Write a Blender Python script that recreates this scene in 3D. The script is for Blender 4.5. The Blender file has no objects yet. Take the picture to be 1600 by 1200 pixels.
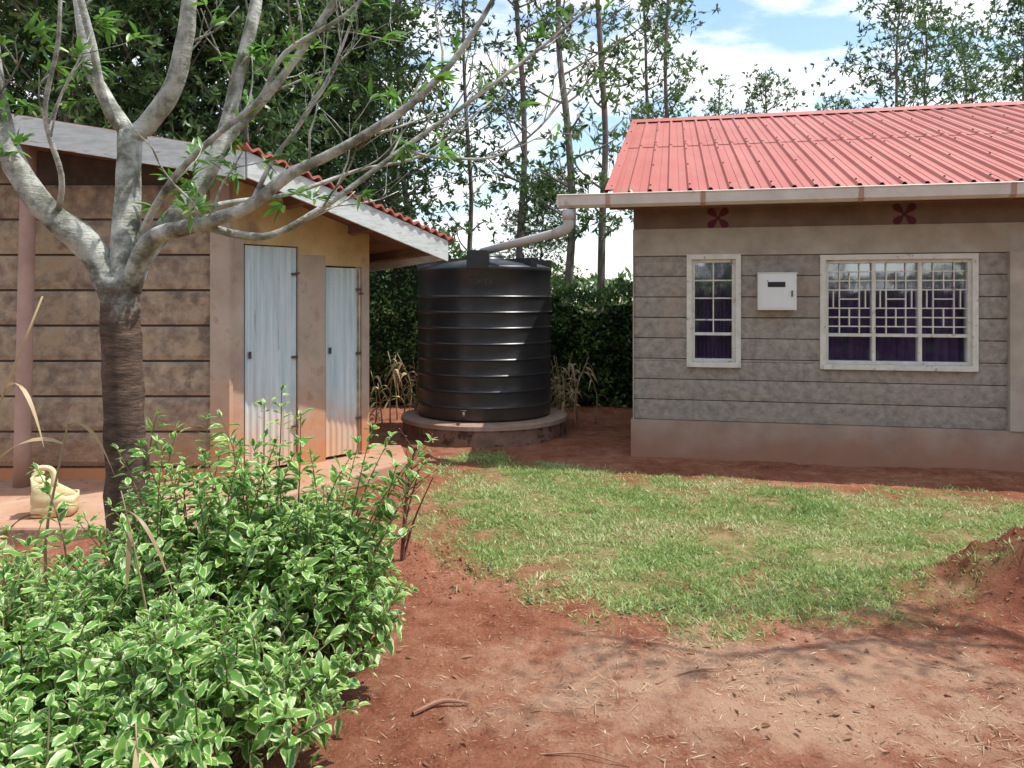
import bpy, math, random
import numpy as np
from mathutils import Vector, Matrix, noise, Quaternion
random.seed(7); rng=np.random.default_rng(11)
scene=bpy.context.scene
COL=scene.collection

# ---------------------------------------------------------------- helpers
def link(o,parent=None):
    COL.objects.link(o)
    if parent is not None: o.parent=parent
    return o
def empty(name,loc=(0,0,0),rz=0):
    e=bpy.data.objects.new(name,None); e.location=loc; e.rotation_euler=(0,0,rz)
    e.empty_display_size=0.2
    return link(e)
class MB:
    def __init__(s): s.v=[];s.f=[];s.m=[];s.r=[]
    def add(s,vs,fs,mi=0,r=None):
        o=len(s.v); s.v.extend([tuple(map(float,v)) for v in vs])
        s.f.extend([tuple(int(i)+o for i in f) for f in fs]); s.m.extend([mi]*len(fs))
        s.r.extend([0.5]*len(vs) if r is None else [float(x) for x in r])
    def box(s,x0,x1,y0,y1,z0,z1,mi=0,M=None):
        vs=[Vector(p) for p in [(x0,y0,z0),(x1,y0,z0),(x1,y1,z0),(x0,y1,z0),(x0,y0,z1),(x1,y0,z1),(x1,y1,z1),(x0,y1,z1)]]
        if M is not None: vs=[M@v for v in vs]
        s.add(vs,[(0,3,2,1),(4,5,6,7),(0,1,5,4),(1,2,6,5),(2,3,7,6),(3,0,4,7)],mi)
    def prism(s,pts,z0,z1,mi=0):
        n=len(pts); f0=z0 if callable(z0) else (lambda x,y:z0); f1=z1 if callable(z1) else (lambda x,y:z1)
        vs=[(x,y,f0(x,y)) for x,y in pts]+[(x,y,f1(x,y)) for x,y in pts]
        fs=[tuple(range(n-1,-1,-1)),tuple(range(n,2*n))]+[(i,(i+1)%n,n+(i+1)%n,n+i) for i in range(n)]
        s.add(vs,fs,mi)
    def stone(s,x0,x1,z0,z1,y,amp,deep=.03,blk=.45,mi=0,res=.05,seed=0.0):
        """hand-dressed stone course: uneven front face with returns"""
        nx_=max(2,int((x1-x0)/res)); nz=max(3,int((z1-z0)/.035))
        X=[x0+(x1-x0)*i/nx_ for i in range(nx_+1)]; Z=[z0+(z1-z0)*j/nz for j in range(nz+1)]
        vs=[]
        for j,zz in enumerate(Z):
            for i,x in enumerate(X):
                e=0 if (j in (0,nz) or i in (0,nx_)) else 1
                bx=(x+seed)/blk; fr_=abs(bx-round(bx))*blk
                v=.5*noise.noise(Vector((math.floor(bx),z0*5,2+seed)))+noise.noise(Vector((x*8,zz*10,4)))+.6*noise.noise(Vector((x*21,zz*21,6)))
                vs.append((x,y-e*amp*(1+v)*(.25 if fr_<.02 else 1),zz))
        w_=nx_+1
        fs=[(j*w_+i,j*w_+i+1,(j+1)*w_+i+1,(j+1)*w_+i) for j in range(nz) for i in range(nx_)]
        o0=len(vs); vs+=[(x,y+deep,z0) for x in X]+[(x,y+deep,z1) for x in X]
        for i in range(nx_):
            fs.append((i+1,i,o0+i,o0+i+1)); q=nz*w_; fs.append((q+i,q+i+1,o0+w_+i+1,o0+w_+i))
        s.add(vs,fs,mi)
    def tube(s,pts,rad,n=10,mi=0,smooth=4,cap=True,jit=0.0):
        P=[Vector(p) for p in pts]; R=list(rad) if hasattr(rad,'__len__') else [rad]*len(P)
        if smooth>1 and len(P)>2:
            Q=[];RR=[]
            for i in range(len(P)-1):
                p0=P[i-1] if i>0 else P[i]*2-P[i+1]; p1=P[i];p2=P[i+1]
                p3=P[i+2] if i+2<len(P) else P[i+1]*2-P[i]
                for k in range(smooth):
                    t=k/smooth
                    Q.append(0.5*((2*p1)+(p2-p0)*t+(2*p0-5*p1+4*p2-p3)*t*t+(3*p1-p0-3*p2+p3)*t**3))
                    RR.append(R[i]*(1-t)+R[i+1]*t)
            Q.append(P[-1]);RR.append(R[-1]);P=Q;R=RR
        vs=[];ref=None
        for i,p in enumerate(P):
            d=(P[min(i+1,len(P)-1)]-P[max(i-1,0)]).normalized()
            if ref is None: ref=d.orthogonal().normalized()
            ref=(ref-d*ref.dot(d)); ref=ref.normalized() if ref.length>1e-5 else d.orthogonal().normalized()
            b=d.cross(ref)
            for k in range(n):
                a=2*math.pi*k/n
                rr=R[i]*(1+(jit*(noise.noise(Vector((p.x*9+k*1.7,p.y*9,p.z*6)))) if jit else 0))
                vs.append(p+(ref*math.cos(a)+b*math.sin(a))*rr)
        fs=[]
        for i in range(len(P)-1):
            for k in range(n):
                fs.append((i*n+k,i*n+(k+1)%n,(i+1)*n+(k+1)%n,(i+1)*n+k))
        if cap: fs+= [tuple(range(n-1,-1,-1)),tuple(range((len(P)-1)*n,len(P)*n))]
        s.add(vs,fs,mi); return P
    def lathe(s,prof,n=96,c=(0,0),mi=0):
        vs=[]
        for r,z in prof:
            for k in range(n):
                a=2*math.pi*k/n; vs.append((c[0]+r*math.cos(a),c[1]+r*math.sin(a),z))
        fs=[(i*n+k,i*n+(k+1)%n,(i+1)*n+(k+1)%n,(i+1)*n+k) for i in range(len(prof)-1) for k in range(n)]
        s.add(vs,fs,mi)
    def leaves(s,pos,dirs,nor,L,W,mi=0,rnd=None,simple=True,curl=0.0):
        pos=np.asarray(pos,float);d=np.array(dirs,float);nn=np.asarray(nor,float)
        N=len(pos)
        if N==0:return
        d/= (np.linalg.norm(d,axis=1,keepdims=True)+1e-9)
        sd=np.cross(d,nn); sd/= (np.linalg.norm(sd,axis=1,keepdims=True)+1e-9)
        up=np.cross(sd,d)
        L=np.broadcast_to(np.asarray(L,float),(N,))[:,None];W=np.broadcast_to(np.asarray(W,float),(N,))[:,None]
        if rnd is None: rnd=rng.random(N)
        if simple:
            V=np.stack([pos,pos+d*L*.45+sd*W*.5,pos+d*L,pos+d*L*.45-sd*W*.5],1).reshape(-1,3)
            F=(np.arange(N)[:,None]*4+np.array([0,1,2,3])).tolist()
            s.addnp(V,F,mi,np.repeat(rnd,4))
        else:
            ts=[0,.22,.5,.78,1.0]; ws=[0,.8,1.0,.62,0]
            cv=np.broadcast_to(np.asarray(curl,float),(N,))[:,None]
            def c(t): return pos+d*L*t-up*L*cv*t*t
            Vs=[c(t) for t in ts]
            for sg in (1,-1):
                for t,w in zip(ts[1:4],ws[1:4]):
                    Vs.append(c(t)+sg*sd*W*.5*w+up*W*.16*w)
            V=np.stack(Vs,1).reshape(-1,3)
            base=[(0,5,1),(1,5,6,2),(2,6,7,3),(3,7,4),(0,1,8),(1,2,9,8),(2,3,10,9),(3,4,10)]
            F=[tuple(i*11+q for q in f) for i in range(N) for f in base]
            e=np.tile(np.array([0,0,0,0,0.6,1,1,1,1,1,1.0]),N)
            s.addnp(V,F,mi,np.repeat(rnd,11),e)
    e=None
    def addnp(s,V,F,mi,r,e=None):
        o=len(s.v); s.v.extend(map(tuple,V.tolist()))
        s.f.extend([tuple(i+o for i in f) for f in F]); s.m.extend([mi]*len(F)); s.r.extend(r.tolist())
        if e is not None:
            if s.e is None: s.e={}
            s.e[o]=e
    def mesh(s,name,mats,smooth=False):
        me=bpy.data.meshes.new(name); me.from_pydata(s.v,[],s.f)
        for m in mats: me.materials.append(m)
        me.polygons.foreach_set('material_index',s.m)
        me.polygons.foreach_set('use_smooth',[smooth]*len(s.f))
        a=me.attributes.new('rnd','FLOAT','POINT'); a.data.foreach_set('value',s.r)
        if s.e:
            arr=np.zeros(len(s.v))
            for o,e in s.e.items(): arr[o:o+len(e)]=e
            b=me.attributes.new('edge','FLOAT','POINT'); b.data.foreach_set('value',arr)
        me.update(); return me
    def obj(s,name,mats,parent=None,smooth=False,loc=None,rz=0):
        o=bpy.data.objects.new(name,s.mesh(name,mats,smooth))
        if loc is not None: o.location=loc
        o.rotation_euler=(0,0,rz)
        return link(o,parent)

# ---------------------------------------------------------------- materials
def newmat(name):
    m=bpy.data.materials.new(name); m.use_nodes=True
    nt=m.node_tree; nt.nodes.clear()
    return m,nt,nt.nodes,nt.links
def c4(c): return (c[0],c[1],c[2],1)
def ramp(N,stops):
    r=N.new('ShaderNodeValToRGB'); el=r.color_ramp.elements
    while len(el)>1: el.remove(el[0])
    el[0].position=stops[0][0]; el[0].color=c4(stops[0][1])
    for p,c in stops[1:]:
        e=el.new(p); e.color=c4(c)
    return r
def mixc(N,L,f,a,b):
    m=N.new('ShaderNodeMix'); m.data_type='RGBA'
    for sock,val in ((m.inputs[0],f),(m.inputs[6],a),(m.inputs[7],b)):
        if isinstance(val,bpy.types.NodeSocket): L.new(val,sock)
        elif isinstance(val,(tuple,list)): sock.default_value=c4(val)
        else: sock.default_value=val
    return m.outputs[2]
def mth(N,L,op,a,b=None,clamp=False):
    m=N.new('ShaderNodeMath'); m.operation=op; m.use_clamp=clamp
    for i,val in enumerate((a,b)):
        if val is None: continue
        if isinstance(val,bpy.types.NodeSocket): L.new(val,m.inputs[i])
        else: m.inputs[i].default_value=val
    return m.outputs[0]
def maprange(N,L,v,a,b,c=0,d=1,smooth=True):
    m=N.new('ShaderNodeMapRange'); m.interpolation_type='SMOOTHSTEP' if smooth else 'LINEAR'
    L.new(v,m.inputs[0]); m.inputs[1].default_value=a;m.inputs[2].default_value=b;m.inputs[3].default_value=c;m.inputs[4].default_value=d
    return m.outputs[0]
def ntex(N,L,vec,scale,detail=6,rough=.6):
    t=N.new('ShaderNodeTexNoise'); t.inputs['Scale'].default_value=scale; t.inputs['Detail'].default_value=detail
    t.inputs['Roughness'].default_value=rough; L.new(vec,t.inputs['Vector']); return t.outputs['Fac']
def nmat(name,stops,scale=5,detail=6,rough=.85,bump=.3,bscale=30,stretch=(1,1,1),stain=None,spec=.3,dirt=None,bdist=.01):
    m,nt,N,L=newmat(name)
    tc=N.new('ShaderNodeTexCoord'); mp=N.new('ShaderNodeMapping'); mp.inputs['Scale'].default_value=stretch
    L.new(tc.outputs['Object'],mp.inputs[0])
    f=ntex(N,L,mp.outputs[0],scale,detail)
    f=maprange(N,L,f,.28,.72,0,1,False)
    r=ramp(N,stops); L.new(f,r.inputs[0]); col=r.outputs[0]
    for dt in ([] if not dirt else (dirt if isinstance(dirt,list) else [dirt])):
        f2=ntex(N,L,mp.outputs[0],dt[0],5); f2=maprange(N,L,f2,dt[1],dt[2])
        col=mixc(N,L,f2,col,dt[3])
    if stain:
        for st in (stain if isinstance(stain,list) else [stain]):
            z0,z1,sc,amt=st
            sx=N.new('ShaderNodeSeparateXYZ'); L.new(tc.outputs['Object'],sx.inputs[0])
            n3=ntex(N,L,tc.outputs['Object'],3.5,5)
            zz=mth(N,L,'ADD',sx.outputs[2],mth(N,L,'MULTIPLY',mth(N,L,'SUBTRACT',n3,.5),1.2*abs(z1-z0)))
            g=maprange(N,L,zz,z0,z1,amt,0)
            col=mixc(N,L,g,col,sc)
    b=N.new('ShaderNodeBsdfPrincipled'); L.new(col,b.inputs['Base Color']); b.inputs['Roughness'].default_value=rough
    b.inputs['Specular IOR Level'].default_value=spec
    if bump:
        bn=ntex(N,L,mp.outputs[0],bscale,7,.65); bp=N.new('ShaderNodeBump'); bp.inputs['Strength'].default_value=bump
        bp.inputs['Distance'].default_value=bdist; L.new(bn,bp.inputs['Height']); L.new(bp.outputs[0],b.inputs['Normal'])
    o=N.new('ShaderNodeOutputMaterial'); L.new(b.outputs[0],o.inputs[0]); return m
def leafmat(name,stops,trans=.35,gloss=.05,edge=None):
    m,nt,N,L=newmat(name)
    at=N.new('ShaderNodeAttribute'); at.attribute_name='rnd'
    r=ramp(N,stops); L.new(at.outputs['Fac'],r.inputs[0]); col=r.outputs[0]
    oi=N.new('ShaderNodeObjectInfo')
    tc=N.new('ShaderNodeTexCoord')
    hs=N.new('ShaderNodeHueSaturation'); L.new(col,hs.inputs['Color'])
    L.new(mth(N,L,'ADD',mth(N,L,'MULTIPLY',oi.outputs['Random'],.4),.8),hs.inputs['Value'])
    col=hs.outputs[0]
    if edge:
        ea=N.new('ShaderNodeAttribute'); ea.attribute_name='edge'
        nf=ntex(N,L,tc.outputs['Object'],45,2)
        s=mth(N,L,'ADD',ea.outputs['Fac'],mth(N,L,'MULTIPLY',mth(N,L,'SUBTRACT',nf,.5),1.8))
        g=maprange(N,L,s,.60,.80)
        col=mixc(N,L,g,col,edge)
    d=N.new('ShaderNodeBsdfDiffuse'); t=N.new('ShaderNodeBsdfTranslucent')
    L.new(col,d.inputs[0]); L.new(col,t.inputs[0])
    m1=N.new('ShaderNodeMixShader'); m1.inputs[0].default_value=trans; L.new(d.outputs[0],m1.inputs[1]); L.new(t.outputs[0],m1.inputs[2])
    last=m1
    if gloss:
        g=N.new('ShaderNodeBsdfGlossy'); g.inputs['Roughness'].default_value=.42; g.inputs[0].default_value=(1,1,1,1)
        m2=N.new('ShaderNodeMixShader'); m2.inputs[0].default_value=gloss; L.new(m1.outputs[0],m2.inputs[1]); L.new(g.outputs[0],m2.inputs[2]); last=m2
    o=N.new('ShaderNodeOutputMaterial'); L.new(last.outputs[0],o.inputs[0]); return m

M_stone=nmat('house_stone',[(0,(.21,.175,.15)),(.5,(.31,.27,.24)),(1,(.41,.36,.32))],scale=13,bump=1.0,bscale=26,bdist=.015,dirt=[(1.6,.48,.7,(.37,.295,.24)),(3.3,.58,.74,(.23,.185,.16))])
M_mortar=nmat('mortar_groove',[(0,(.06,.045,.04)),(1,(.11,.085,.075))],scale=8)
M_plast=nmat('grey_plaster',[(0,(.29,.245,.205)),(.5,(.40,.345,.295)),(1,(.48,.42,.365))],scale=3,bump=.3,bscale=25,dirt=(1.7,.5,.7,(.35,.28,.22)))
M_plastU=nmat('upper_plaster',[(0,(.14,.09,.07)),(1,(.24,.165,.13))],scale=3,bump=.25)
M_plinth=nmat('plinth_plaster',[(0,(.28,.19,.15)),(.5,(.36,.265,.215)),(1,(.43,.33,.275))],scale=3,bump=.4,bscale=20,stain=(.02,.42,(.34,.155,.09),.75))
M_roof=nmat('roof_red_iron',[(0,(.38,.095,.07)),(.5,(.44,.13,.10)),(1,(.49,.165,.13))],scale=1.6,rough=.5,bump=.05,spec=.45,stretch=(1,.35,.35),dirt=(5,.5,.8,(.41,.17,.13)))
M_white=nmat('frame_white_paint',[(0,(.54,.51,.46)),(1,(.72,.69,.64))],scale=9,rough=.5,bump=.08,dirt=(14,.58,.72,(.35,.27,.21)))
M_gutter=nmat('gutter_pvc',[(0,(.52,.46,.42)),(1,(.66,.61,.56))],scale=4,rough=.45,bump=.05,dirt=(7,.60,.8,(.38,.25,.19)))
M_pipe=nmat('pipe_pvc',[(0,(.40,.39,.38)),(1,(.50,.49,.47))],scale=6,rough=.5,bump=.05)
M_wood=nmat('fascia_timber',[(0,(.12,.06,.04)),(1,(.20,.11,.075))],scale=4,stretch=(1,12,12))
M_dark=nmat('dark_slot',[(0,(.015,.015,.018)),(1,(.03,.03,.03))],rough=.4,bump=0)
M_curtain=nmat('purple_curtain',[(0,(.10,.03,.14)),(1,(.28,.10,.33))],scale=3,rough=.9,bump=.2,stretch=(8,1,.5))
M_flower=nmat('painted_maroon',[(0,(.08,.013,.03)),(1,(.13,.022,.045))],rough=.8)
M_tank=nmat('tank_plastic',[(0,(.014,.015,.018)),(1,(.026,.028,.032))],scale=3,rough=.36,bump=.06,bscale=14,spec=.55,stain=(.22,.6,(.08,.05,.04),.5),dirt=(2.0,.5,.8,(.038,.040,.043)))
M_mark=nmat('faded_ink',[(0,(.03,.03,.032)),(1,(.11,.11,.115))],scale=45,bump=0)
M_slab=nmat('slab_concrete',[(0,(.15,.085,.06)),(.5,(.22,.13,.095)),(1,(.30,.20,.155))],scale=5,bump=.5,bscale=20,bdist=.01,dirt=(9,.52,.62,(.08,.045,.033)))
M_slabtop=nmat('slab_rim',[(0,(.28,.17,.12)),(1,(.42,.31,.24))],scale=5,bump=.3,bscale=25)
M_apron=nmat('apron_concrete',[(0,(.40,.24,.155)),(1,(.52,.34,.24))],scale=2.5,bump=.4,dirt=[(2,.4,.7,(.42,.20,.11)),(9,.55,.7,(.28,.15,.10))])
M_shedst=nmat('shed_stone',[(0,(.17,.135,.105)),(.35,(.27,.215,.165)),(.62,(.38,.305,.225)),(1,(.54,.43,.285))],scale=9,bump=1.0,bscale=24,bdist=.02,stain=[(.1,.8,(.38,.19,.10),.7)],dirt=[(2.2,.5,.66,(.45,.355,.24)),(4,.58,.7,(.19,.155,.125))])
M_shedpl=nmat('shed_plaster',[(0,(.34,.27,.22)),(.5,(.44,.365,.295)),(1,(.53,.45,.37))],scale=3,bump=.3,stain=[(.05,1.0,(.54,.22,.09),.95)],dirt=(6,.54,.7,(.35,.26,.195)))
M_ochre=nmat('shed_plaster_ochre',[(0,(.42,.29,.14)),(.6,(.60,.45,.24)),(1,(.66,.52,.32))],scale=2.5,bump=.3,dirt=(3,.5,.72,(.33,.23,.15)))
M_fascia=nmat('fascia_whitewash',[(0,(.42,.46,.45)),(.6,(.62,.66,.65)),(1,(.72,.75,.74))],scale=5,stretch=(1,1,6),rough=.7,bump=.25,dirt=(5,.56,.74,(.30,.27,.23)))
M_soffit=nmat('soffit_boards',[(0,(.10,.055,.038)),(1,(.19,.11,.075))],scale=4)
M_door=nmat('door_blue_paint',[(0,(.40,.54,.60)),(.5,(.54,.67,.72)),(1,(.66,.76,.80))],scale=3,rough=.45,bump=.1,stretch=(7,7,.5),dirt=[(1.0,.56,.74,(.45,.48,.47)),(3.5,.64,.74,(.36,.25,.17))],stain=[(.1,.9,(.66,.38,.21),.88)])
M_pole=nmat('post_pinkish',[(0,(.36,.24,.20)),(1,(.48,.34,.29))],scale=4,bump=.2,stain=(0,.5,(.35,.17,.10),.7))
M_stick=nmat('stick_wood',[(0,(.22,.11,.07)),(1,(.38,.21,.14))],scale=14)
M_metal=nmat('rusty_metal',[(0,(.06,.04,.03)),(1,(.15,.11,.09))],rough=.5)
M_boxw=nmat('box_white_steel',[(0,(.68,.68,.68)),(1,(.76,.76,.75))],scale=3,rough=.4,bump=0,dirt=(6,.6,.8,(.58,.54,.50)))
M_yel=nmat('jerrycan_yellow',[(0,(.66,.55,.28)),(1,(.80,.71,.44))],scale=6,rough=.5,bump=.1,stain=(.1,.3,(.45,.25,.13),.6))
M_dry=leafmat('dry_leaf',[(0,(.38,.26,.14)),(1,(.62,.50,.30))],trans=.25,gloss=.02)

def m_bark_low_shade():
    m,nt,N,L=newmat('pale_bark_low_shade')
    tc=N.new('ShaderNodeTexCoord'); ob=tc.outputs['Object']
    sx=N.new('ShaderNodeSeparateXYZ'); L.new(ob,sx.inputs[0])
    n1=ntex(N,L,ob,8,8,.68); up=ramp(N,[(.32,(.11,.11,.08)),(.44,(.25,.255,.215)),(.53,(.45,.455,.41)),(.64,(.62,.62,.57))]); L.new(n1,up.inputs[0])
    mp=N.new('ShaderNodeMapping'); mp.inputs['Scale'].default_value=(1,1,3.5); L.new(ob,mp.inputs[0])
    n2=ntex(N,L,mp.outputs[0],9,8,.7); lo=ramp(N,[(.3,(.04,.026,.02)),(.55,(.13,.082,.062)),(.75,(.26,.175,.135))]); L.new(n2,lo.inputs[0])  # brown lower bark, darkened to paint in the shade on the lower trunk
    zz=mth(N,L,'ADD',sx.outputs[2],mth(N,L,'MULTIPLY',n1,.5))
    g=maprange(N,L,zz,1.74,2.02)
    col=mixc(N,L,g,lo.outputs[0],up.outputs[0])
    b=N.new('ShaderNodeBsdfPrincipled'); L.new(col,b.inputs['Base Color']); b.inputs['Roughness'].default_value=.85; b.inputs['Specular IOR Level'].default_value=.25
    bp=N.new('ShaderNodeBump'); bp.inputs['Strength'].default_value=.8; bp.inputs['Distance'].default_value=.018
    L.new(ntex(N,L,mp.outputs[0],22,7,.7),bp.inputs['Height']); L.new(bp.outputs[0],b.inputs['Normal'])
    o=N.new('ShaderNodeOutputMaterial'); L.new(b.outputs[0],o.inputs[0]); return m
M_bark=m_bark_low_shade()
M_barkbg=nmat('silky_oak_bark',[(0,(.10,.085,.07)),(1,(.25,.22,.19))],scale=5,bump=.3)
M_leafbg=leafmat('silky_oak_leaf',[(0,(.045,.095,.030)),(.5,(.10,.18,.055)),(.85,(.17,.265,.085)),(1,(.27,.34,.14))],trans=.5,gloss=.03)
M_hedge=leafmat('hedge_leaf',[(0,(.035,.075,.022)),(.6,(.09,.175,.045)),(1,(.21,.32,.09))],trans=.3,gloss=.04)
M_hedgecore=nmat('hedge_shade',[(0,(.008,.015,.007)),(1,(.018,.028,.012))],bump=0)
M_bush=leafmat('variegated_leaf',[(0,(.08,.23,.035)),(.6,(.15,.36,.055)),(1,(.28,.50,.10))],trans=.38,gloss=.035,edge=(.64,.72,.36))
M_fresh=leafmat('fresh_leaf',[(0,(.07,.22,.025)),(1,(.20,.42,.07))],trans=.5,gloss=.05)
M_stem=nmat('green_stem',[(0,(.12,.11,.05)),(1,(.22,.19,.10))],scale=12)
M_grass=leafmat('grass_blade',[(0,(.15,.25,.06)),(.5,(.27,.38,.11)),(.8,(.40,.46,.19)),(1,(.60,.52,.32))],trans=.3,gloss=.03)
M_straw=leafmat('straw',[(0,(.20,.09,.05)),(.5,(.45,.30,.19)),(1,(.68,.55,.38))],trans=.1,gloss=.0)
M_clod=nmat('soil_clod',[(0,(.19,.062,.034)),(1,(.36,.14,.078))],scale=20)

def glassmat():
    m,nt,N,L=newmat('window_glass')
    t=N.new('ShaderNodeBsdfTransparent'); t.inputs[0].default_value=(.75,.76,.85,1)
    g=N.new('ShaderNodeBsdfGlossy'); g.inputs['Roughness'].default_value=.05; g.inputs[0].default_value=(.85,.92,1,1)
    tc=N.new('ShaderNodeTexCoord'); bp=N.new('ShaderNodeBump'); bp.inputs['Strength'].default_value=.15; bp.inputs['Distance'].default_value=.012
    L.new(ntex(N,L,tc.outputs['Object'],3,2),bp.inputs['Height']); L.new(bp.outputs[0],g.inputs['Normal'])
    x=N.new('ShaderNodeMixShader'); x.inputs[0].default_value=.34
    L.new(t.outputs[0],x.inputs[1]);L.new(g.outputs[0],x.inputs[2])
    o=N.new('ShaderNodeOutputMaterial'); L.new(x.outputs[0],o.inputs[0]); return m
M_glass=glassmat()

# ---------------------------------------------------------------- ground
LAWN=[(-.40,8.1),(.1,7.7),(1.16,7.05),(4.06,6.3),(9,5.2),(9,3.6),(4.5,4.6),(3.3,4.65),(2.57,4.32),(1.98,3.84),(.97,3.68),(.34,3.9),(-.4,4.6),(-.85,5.1),(-.80,6.2)]
def sdist(x,y):
    inside=False; dmin=9e9; n=len(LAWN)
    for i in range(n):
        x1,y1=LAWN[i];x2,y2=LAWN[(i+1)%n]
        if (y1>y)!=(y2>y) and x<(x2-x1)*(y-y1)/(y2-y1)+x1: inside=not inside
        dx,dy=x2-x1,y2-y1; t=max(0,min(1,((x-x1)*dx+(y-y1)*dy)/(dx*dx+dy*dy)))
        d=math.hypot(x-x1-t*dx,y-y1-t*dy); dmin=min(dmin,d)
    return dmin if inside else -dmin
def lawnmask(x,y):
    if y<2.5 or y>9 or x<-1.8: return 0.0
    d=sdist(x,y)+.5*noise.noise(Vector((x*1.1,y*1.1,3)))+.42*noise.noise(Vector((x*4,y*4,9)))
    v=max(0,min(1,(d+.18)/.75))
    return v*v*(3-2*v)
def gz(x,y):
    z=0.0
    if -8<x<12 and -2<y<12:
        z+=.026*noise.noise(Vector((x*1.3,y*1.3,0)))+.015*noise.noise(Vector((x*5,y*5,1)))+.008*noise.noise(Vector((x*14,y*14,2)))
        m=math.exp(-(((x-2.88)/.42)**2+((y-4.22)/.36)**2)); z+=.32*m*(1+.45*noise.noise(Vector((x*6,y*6,7)))+.25*noise.noise(Vector((x*15,y*15,7))))
        m=math.exp(-(((x+.72)/.50)**2+((y-4.62)/.36)**2)); z+=.12*m*(1+.8*noise.noise(Vector((x*8,y*8,5))))
        z-=.08*math.exp(-(((x-2.75)/.22)**2+((y-3.72)/.14)**2))
    return z
def axis(lo,hi,st,far):
    a=list(np.arange(lo,hi+1e-6,st)); d=st;x=hi
    while x<far: d*=1.35; x+=d; a.append(x)
    d=st;x=lo
    while x>-far: d*=1.35; x-=d; a.insert(0,x)
    return a
xs=axis(-3.2,5.2,.034,900); ys=axis(1.6,8.6,.034,900)
V=[];att=[]
for y in ys:
    for x in xs:
        V.append((x,y,gz(x,y))); att.append(lawnmask(x,y))
nx=len(xs); F=[(j*nx+i,j*nx+i+1,(j+1)*nx+i+1,(j+1)*nx+i) for j in range(len(ys)-1) for i in range(nx-1)]
me=bpy.data.meshes.new('ground'); me.from_pydata(V,[],F)
a=me.attributes.new('lawn','FLOAT','POINT'); a.data.foreach_set('value',att)
me.polygons.foreach_set('use_smooth',[True]*len(F))
def groundmat():
    m,nt,N,L=newmat('red_soil')
    tc=N.new('ShaderNodeTexCoord'); ob=tc.outputs['Object']
    n1=ntex(N,L,ob,1.1,8,.65); n2=ntex(N,L,ob,7,9,.72); n3=ntex(N,L,ob,70,4,.6)
    s=mth(N,L,'ADD',mth(N,L,'MULTIPLY',n1,.5),mth(N,L,'MULTIPLY',n2,.5))
    r=ramp(N,[(.36,(.165,.052,.029)),(.45,(.27,.095,.052)),(.53,(.35,.145,.085)),(.62,(.46,.235,.15))]); L.new(s,r.inputs[0]); col=r.outputs[0]
    sp=maprange(N,L,n3,.57,.70,0,.7); col=mixc(N,L,sp,col,(.47,.29,.19))
    sp2=maprange(N,L,n3,.42,.32,0,.65); col=mixc(N,L,sp2,col,(.12,.042,.026))
    sx=N.new('ShaderNodeSeparateXYZ'); L.new(ob,sx.inputs[0])
    dx=mth(N,L,'DIVIDE',mth(N,L,'SUBTRACT',sx.outputs[0],1.15),1.6); dy=mth(N,L,'DIVIDE',mth(N,L,'SUBTRACT',sx.outputs[1],3.2),.6)
    dd=mth(N,L,'ADD',mth(N,L,'MULTIPLY',dx,dx),mth(N,L,'MULTIPLY',dy,dy))
    dd=mth(N,L,'ADD',dd,mth(N,L,'MULTIPLY',mth(N,L,'SUBTRACT',ntex(N,L,ob,4,9,.75),.5),4.5))
    pale=maprange(N,L,dd,1.2,-.2,0,.75); col=mixc(N,L,pale,col,(.54,.35,.235))
    hx=mth(N,L,'DIVIDE',mth(N,L,'SUBTRACT',sx.outputs[0],2.95),.62); hy=mth(N,L,'DIVIDE',mth(N,L,'SUBTRACT',sx.outputs[1],4.15),.55)
    hd=mth(N,L,'ADD',mth(N,L,'MULTIPLY',hx,hx),mth(N,L,'MULTIPLY',hy,hy)); hd=mth(N,L,'ADD',hd,mth(N,L,'MULTIPLY',mth(N,L,'SUBTRACT',n2,.5),1.6))
    col=mixc(N,L,maprange(N,L,hd,1.3,.6,0,.75),col,(.20,.068,.040))
    at=N.new('ShaderNodeAttribute'); at.attribute_name='lawn'
    gr=ramp(N,[(.35,(.15,.17,.06)),(.5,(.26,.28,.11)),(.62,(.38,.31,.17))]); L.new(n2,gr.inputs[0])
    g=mth(N,L,'MULTIPLY',at.outputs['Fac'],.76); g=mth(N,L,'MULTIPLY',g,maprange(N,L,n1,.34,.50,.4,1))
    col=mixc(N,L,g,col,gr.outputs[0])
    far=maprange(N,L,sx.outputs[1],10,16,0,.8); col=mixc(N,L,far,col,(.08,.075,.03))
    bk=maprange(N,L,sx.outputs[1],-.5,-3,0,.85); col=mixc(N,L,bk,col,(.10,.12,.05))
    b=N.new('ShaderNodeBsdfPrincipled'); L.new(col,b.inputs['Base Color']); b.inputs['Roughness'].default_value=.95; b.inputs['Specular IOR Level'].default_value=.12
    bp=N.new('ShaderNodeBump'); bp.inputs['Strength'].default_value=1.0; bp.inputs['Distance'].default_value=.03
    L.new(mth(N,L,'ADD',ntex(N,L,ob,18,10,.78),mth(N,L,'MULTIPLY',n3,.4)),bp.inputs['Height']); L.new(bp.outputs[0],b.inputs['Normal'])
    o=N.new('ShaderNodeOutputMaterial'); L.new(b.outputs[0],o.inputs[0]); return m
me.materials.append(groundmat()); ground=link(bpy.data.objects.new('ground',me))

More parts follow.
